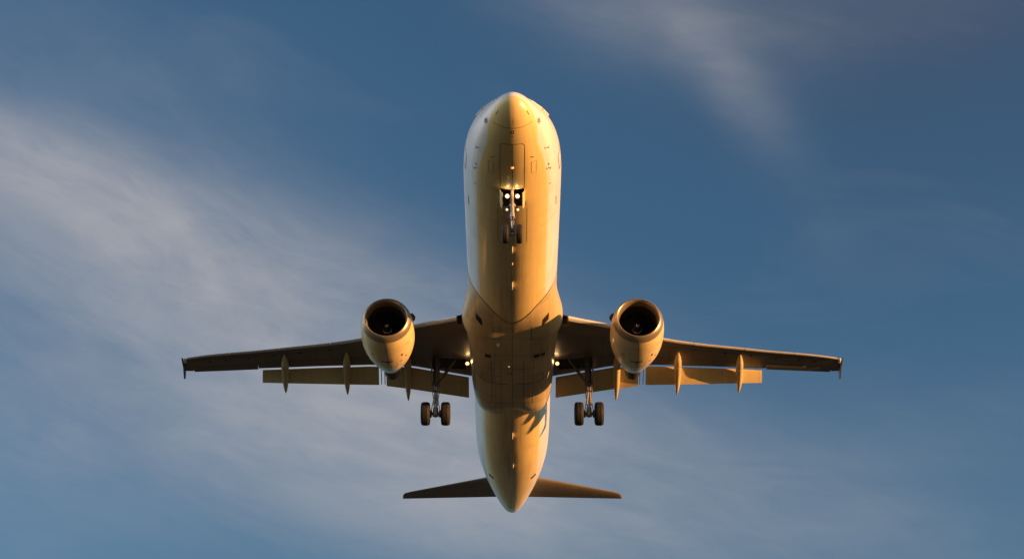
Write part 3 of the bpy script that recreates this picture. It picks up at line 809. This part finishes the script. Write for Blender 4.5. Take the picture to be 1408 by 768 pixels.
# nose gear
GS, GZ = 5.42, -3.90
mb = MB()
mb.tube([(0, GS - .12, -1.45), (0, GS - .05, -2.55)], .085, 'strut', 20)
mb.tube([(0, GS - .06, -2.50), (0, GS - .05, -2.62)], .14, 'strut', 20)
mb.tube([(0, GS - .05, -2.62), (0, GS - .02, -3.1)], [.105, .10], 'strut', 20)
mb.tube([(0, GS - .02, -3.08), (0, GS, -3.15)], .13, 'dark_metal', 20)
mb.tube([(0, GS - .02, -3.1), (0, GS, GZ + .12)], .065, 'chrome', 20)
mb.tube([(0, GS, GZ + .22), (0, GS, GZ - .07)], [.085, .10], 'strut', 16)
mb.box((0, GS - .11, GZ + .12), (.11, .07, .17), 'dark_metal')
mb.tube([(-.38, GS, GZ), (.38, GS, GZ)], .055, 'strut', 16)
mb.tube([(0, GS - .05, -2.95), (0, GS - .95, -1.6)], .045, 'strut', 10)          # drag stay
for sx in (-1, 1):
    mb.tube([(sx * .10, GS - .05, -2.55), (sx * .24, GS - .02, -2.62)], .05, 'dark_metal', 12)      # steering cylinders
    mb.tube([(sx * .13, GS - .05, -2.8), (sx * .16, GS, -3.05), (sx * .07, GS + .02, -3.35)], .015, 'dark_metal', 8)
    mb.tube([(sx * .085, GS - .1, -2.2), (sx * .1, GS - .1, -2.9)], .014, 'dark_metal', 8)
ng = mb.build('nose_landing_gear', jet, 40)
mb = MB()
mb.tube([(.06, GS - .1, -3.12), (.05, GS - .32, -3.42)], .022, 'strut', 8); mb.tube([(-.06, GS - .1, -3.12), (-.05, GS - .32, -3.42)], .022, 'strut', 8)
mb.tube([(.05, GS - .32, -3.42), (.05, GS - .08, -3.74)], .022, 'strut', 8); mb.tube([(-.05, GS - .32, -3.42), (-.05, GS - .08, -3.74)], .022, 'strut', 8)
mb.tube([(-.08, GS - .32, -3.42), (.08, GS - .32, -3.42)], .028, 'dark_metal', 8)
mb.build('torque_link', ng)
for sx in (-1, 1):
    w = make_wheel(.405, .25, ng); w.location = (sx * .285, GS, GZ)
def lamp(name, p, r, parent, mat='lamp', aim=Vector((0, -1, -.35))):
    mb = MB()
    mb.revolve([(.12, r * .35), (.08, r * .8), (.01, r * 1.08), (-.005, r * 1.08), (-.005, r * .98)], 'strut', n=24, cap=(True, False))
    mb.revolve([(-.003, r * .98), (-.02, r * .6), (-.025, .01)], mat, n=24, cap=(False, True))
    o = mb.build(name, parent); o.location = p; o.rotation_euler = Vector((0, -1, 0)).rotation_difference(aim.normalized()).to_euler()
    return o
for sx in (-1, 1):
    lamp('landing_light', (sx * .21, GS - .42, -2.32), .088, ng)
    lamp('taxi_light', (sx * .225, GS - .12, -2.78), .055, ng)
    ld = bpy.data.lights.new('nose_lamp', 'POINT'); ld.energy = 1.8; ld.color = (1, .7, .36); ld.shadow_soft_size = .07
    lo = bpy.data.objects.new('nose_lamp', ld); col.objects.link(lo); lo.parent = jet; lo.location = (sx * .215, GS - .55, -2.22)
    # small aft doors hanging open at the sides of the bay
    mb = MB(); rings = []
    for s, d in ((4.88, .26), (5.15, .42), (5.55, .5), (5.82, .44)):
        rings.append([(sx * (NGX + .015), s, -1.98), (sx * (NGX + .04), s, -1.98), (sx * (NGX - .015 + .03), s, -1.98 - d * .6), (sx * (NGX - .10 + .03), s, -1.98 - d), (sx * (NGX - .13 + .03), s, -1.98 - d + .005), (sx * (NGX - .045 + .03), s, -1.98 - d * .6)])
    mb.loft(rings, 'fuselage'); mb.build('gear_door', jet)

# main gear
MX, MS, MZ = 3.70, 21.02, -4.10
def make_main(sg):
    mb = MB(); X = sg * MX
    mb.tube([(X, MS, -1.0), (X, MS, -2.55)], [.18, .145], 'main_strut', 20)
    mb.tube([(X, MS, -2.4), (X, MS, -2.62)], .165, 'dark_metal', 20)
    mb.tube([(X, MS, -2.5), (X, MS, MZ + .1)], .095, 'chrome', 20)
    mb.tube([(X, MS, MZ + .32), (X, MS, MZ - .12)], [.12, .15], 'strut', 18)
    mb.tube([(X - .66, MS, MZ), (X + .66, MS, MZ)], .07, 'dark_metal', 16)
    for k in (-1, 1):
        mb.tube([(X + k * .20, MS, MZ), (X + k * .36, MS, MZ)], .19, 'dark_metal', 20)           # brake packs
        mb.tube([(X + k * .19, MS - .1, MZ + .1), (X + k * .2, MS - .17, MZ - .25)], .035, 'dark_metal', 8)
        mb.tube([(X + k * .12, MS - .12, -2.5), (X + k * .17, MS - .15, -2.95), (X + k * .11, MS - .14, -3.4), (X + k * .2, MS - .1, -3.95)], .02, 'rim', 8)   # brake hoses
        mb.tube([(X + k * .05, MS - .16, -2.45), (X + k * .09, MS - .2, -3.0), (X + k * .03, MS - .15, -3.5)], .016, 'chrome', 8)
        mb.box((X + k * .08, MS - .15, -2.85), (.08, .08, .16), 'rim'); mb.box((X + k * .07, MS - .14, -3.2), (.07, .08, .12), 'strut')
    mb.tube([(X, MS + .05, -2.3), (X, MS + .6, -1.1)], .06, 'strut', 10)
    g = mb.build('main_landing_gear', jet, 40)
    mb = MB()
    for k in (-1, 1):
        mb.tube([(X + k * .09, MS - .12, -2.62), (X + k * .04, MS - .46, -3.12)], .03, 'strut', 8); mb.tube([(X + k * .04, MS - .46, -3.12), (X + k * .09, MS - .12, -3.72)], .03, 'strut', 8)
    mb.tube([(X - .08, MS - .46, -3.12), (X + .08, MS - .46, -3.12)], .04, 'dark_metal', 8)
    mb.build('torque_link', g)
    mb = MB(); q0 = Vector((X - sg * .10, MS - .02, -2.42)); q1 = Vector((sg * 2.78, MS - .02, -1.12))
    mb.tube([q0, q0.lerp(q1, .5), q1], [.05, .085, .06], 'main_strut', 12); mb.tube([q0.lerp(q1, .5), (X - sg * .05, MS, -1.25)], .03, 'main_strut', 8)
    mb.build('side_brace', g)
    for k in (-1, 1):
        w = make_wheel(.57, .44, g); w.location = (X + k * .485, MS, MZ)
    # leg door on the outboard side, curved to the wing skin
    mb = MB(); rings = []
    for s, a, b in ((MS - .42, -1.2, -1.9), (MS - .3, -1.15, -2.35), (MS + .1, -1.12, -2.55), (MS + .45, -1.15, -2.3)):
        rings.append([(X + sg * .20, s, a), (X + sg * .245, s, a), (X + sg * .27, s, (a + b) / 2), (X + sg * .22, s, b), (X + sg * .185, s, b), (X + sg * .225, s, (a + b) / 2)])
    mb.loft(rings, 'wing'); mb.build('gear_door', g)
for sg in (-1, 1): make_main(sg)

# ------------------------------------------------------------------ tail
def make_stab(sg):
    le = lambda x: float(np.interp(x, [.4, 1.6, 6.1, 6.45, 6.55], [38.35, 39.25, 42.15, 42.45, 42.9])); te = lambda x: float(np.interp(x, [.4, .9, 6.55], [41.4, 41.55, 43.1]))
    zz = lambda x: 1.0 + .105 * x
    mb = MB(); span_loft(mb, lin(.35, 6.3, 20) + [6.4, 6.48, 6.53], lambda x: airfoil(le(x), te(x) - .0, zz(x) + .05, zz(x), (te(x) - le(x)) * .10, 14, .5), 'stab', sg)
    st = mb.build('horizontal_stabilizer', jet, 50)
    b = bvh_of(st); mk = MB()
    ribbon(mk, b, [(sg * x, te(x) - .30 * (te(x) - le(x)), 0) for x in lin(1.2, 6.3, 12)], .02, 'seam'); join_into(st, mk)
for sg in (-1, 1): make_stab(sg)
mb = MB(); rings = []
for z, a, b in ((1.6, 34.2, 41.9), (2.3, 35.6, 41.95), (3.2, 36.6, 42.1), (8.0, 40.3, 42.9), (8.2, 40.7, 42.95)):
    rings.append([(x, s, z) for s, x in airfoil(a, b, 0, 0, (b - a) * .10, 14, .5)])
mb.loft(rings, 'blue_fin'); mb.build('vertical_stabilizer', jet, 50)
mb = MB(); mb.revolve([(42.2, .22), (42.6, .17), (42.72, .14), (42.72, .11), (42.5, .10)], 'nozzle', (0, 0, .93), 'Y', 24, (False, True)); mb.build('exhaust_pipe', jet)
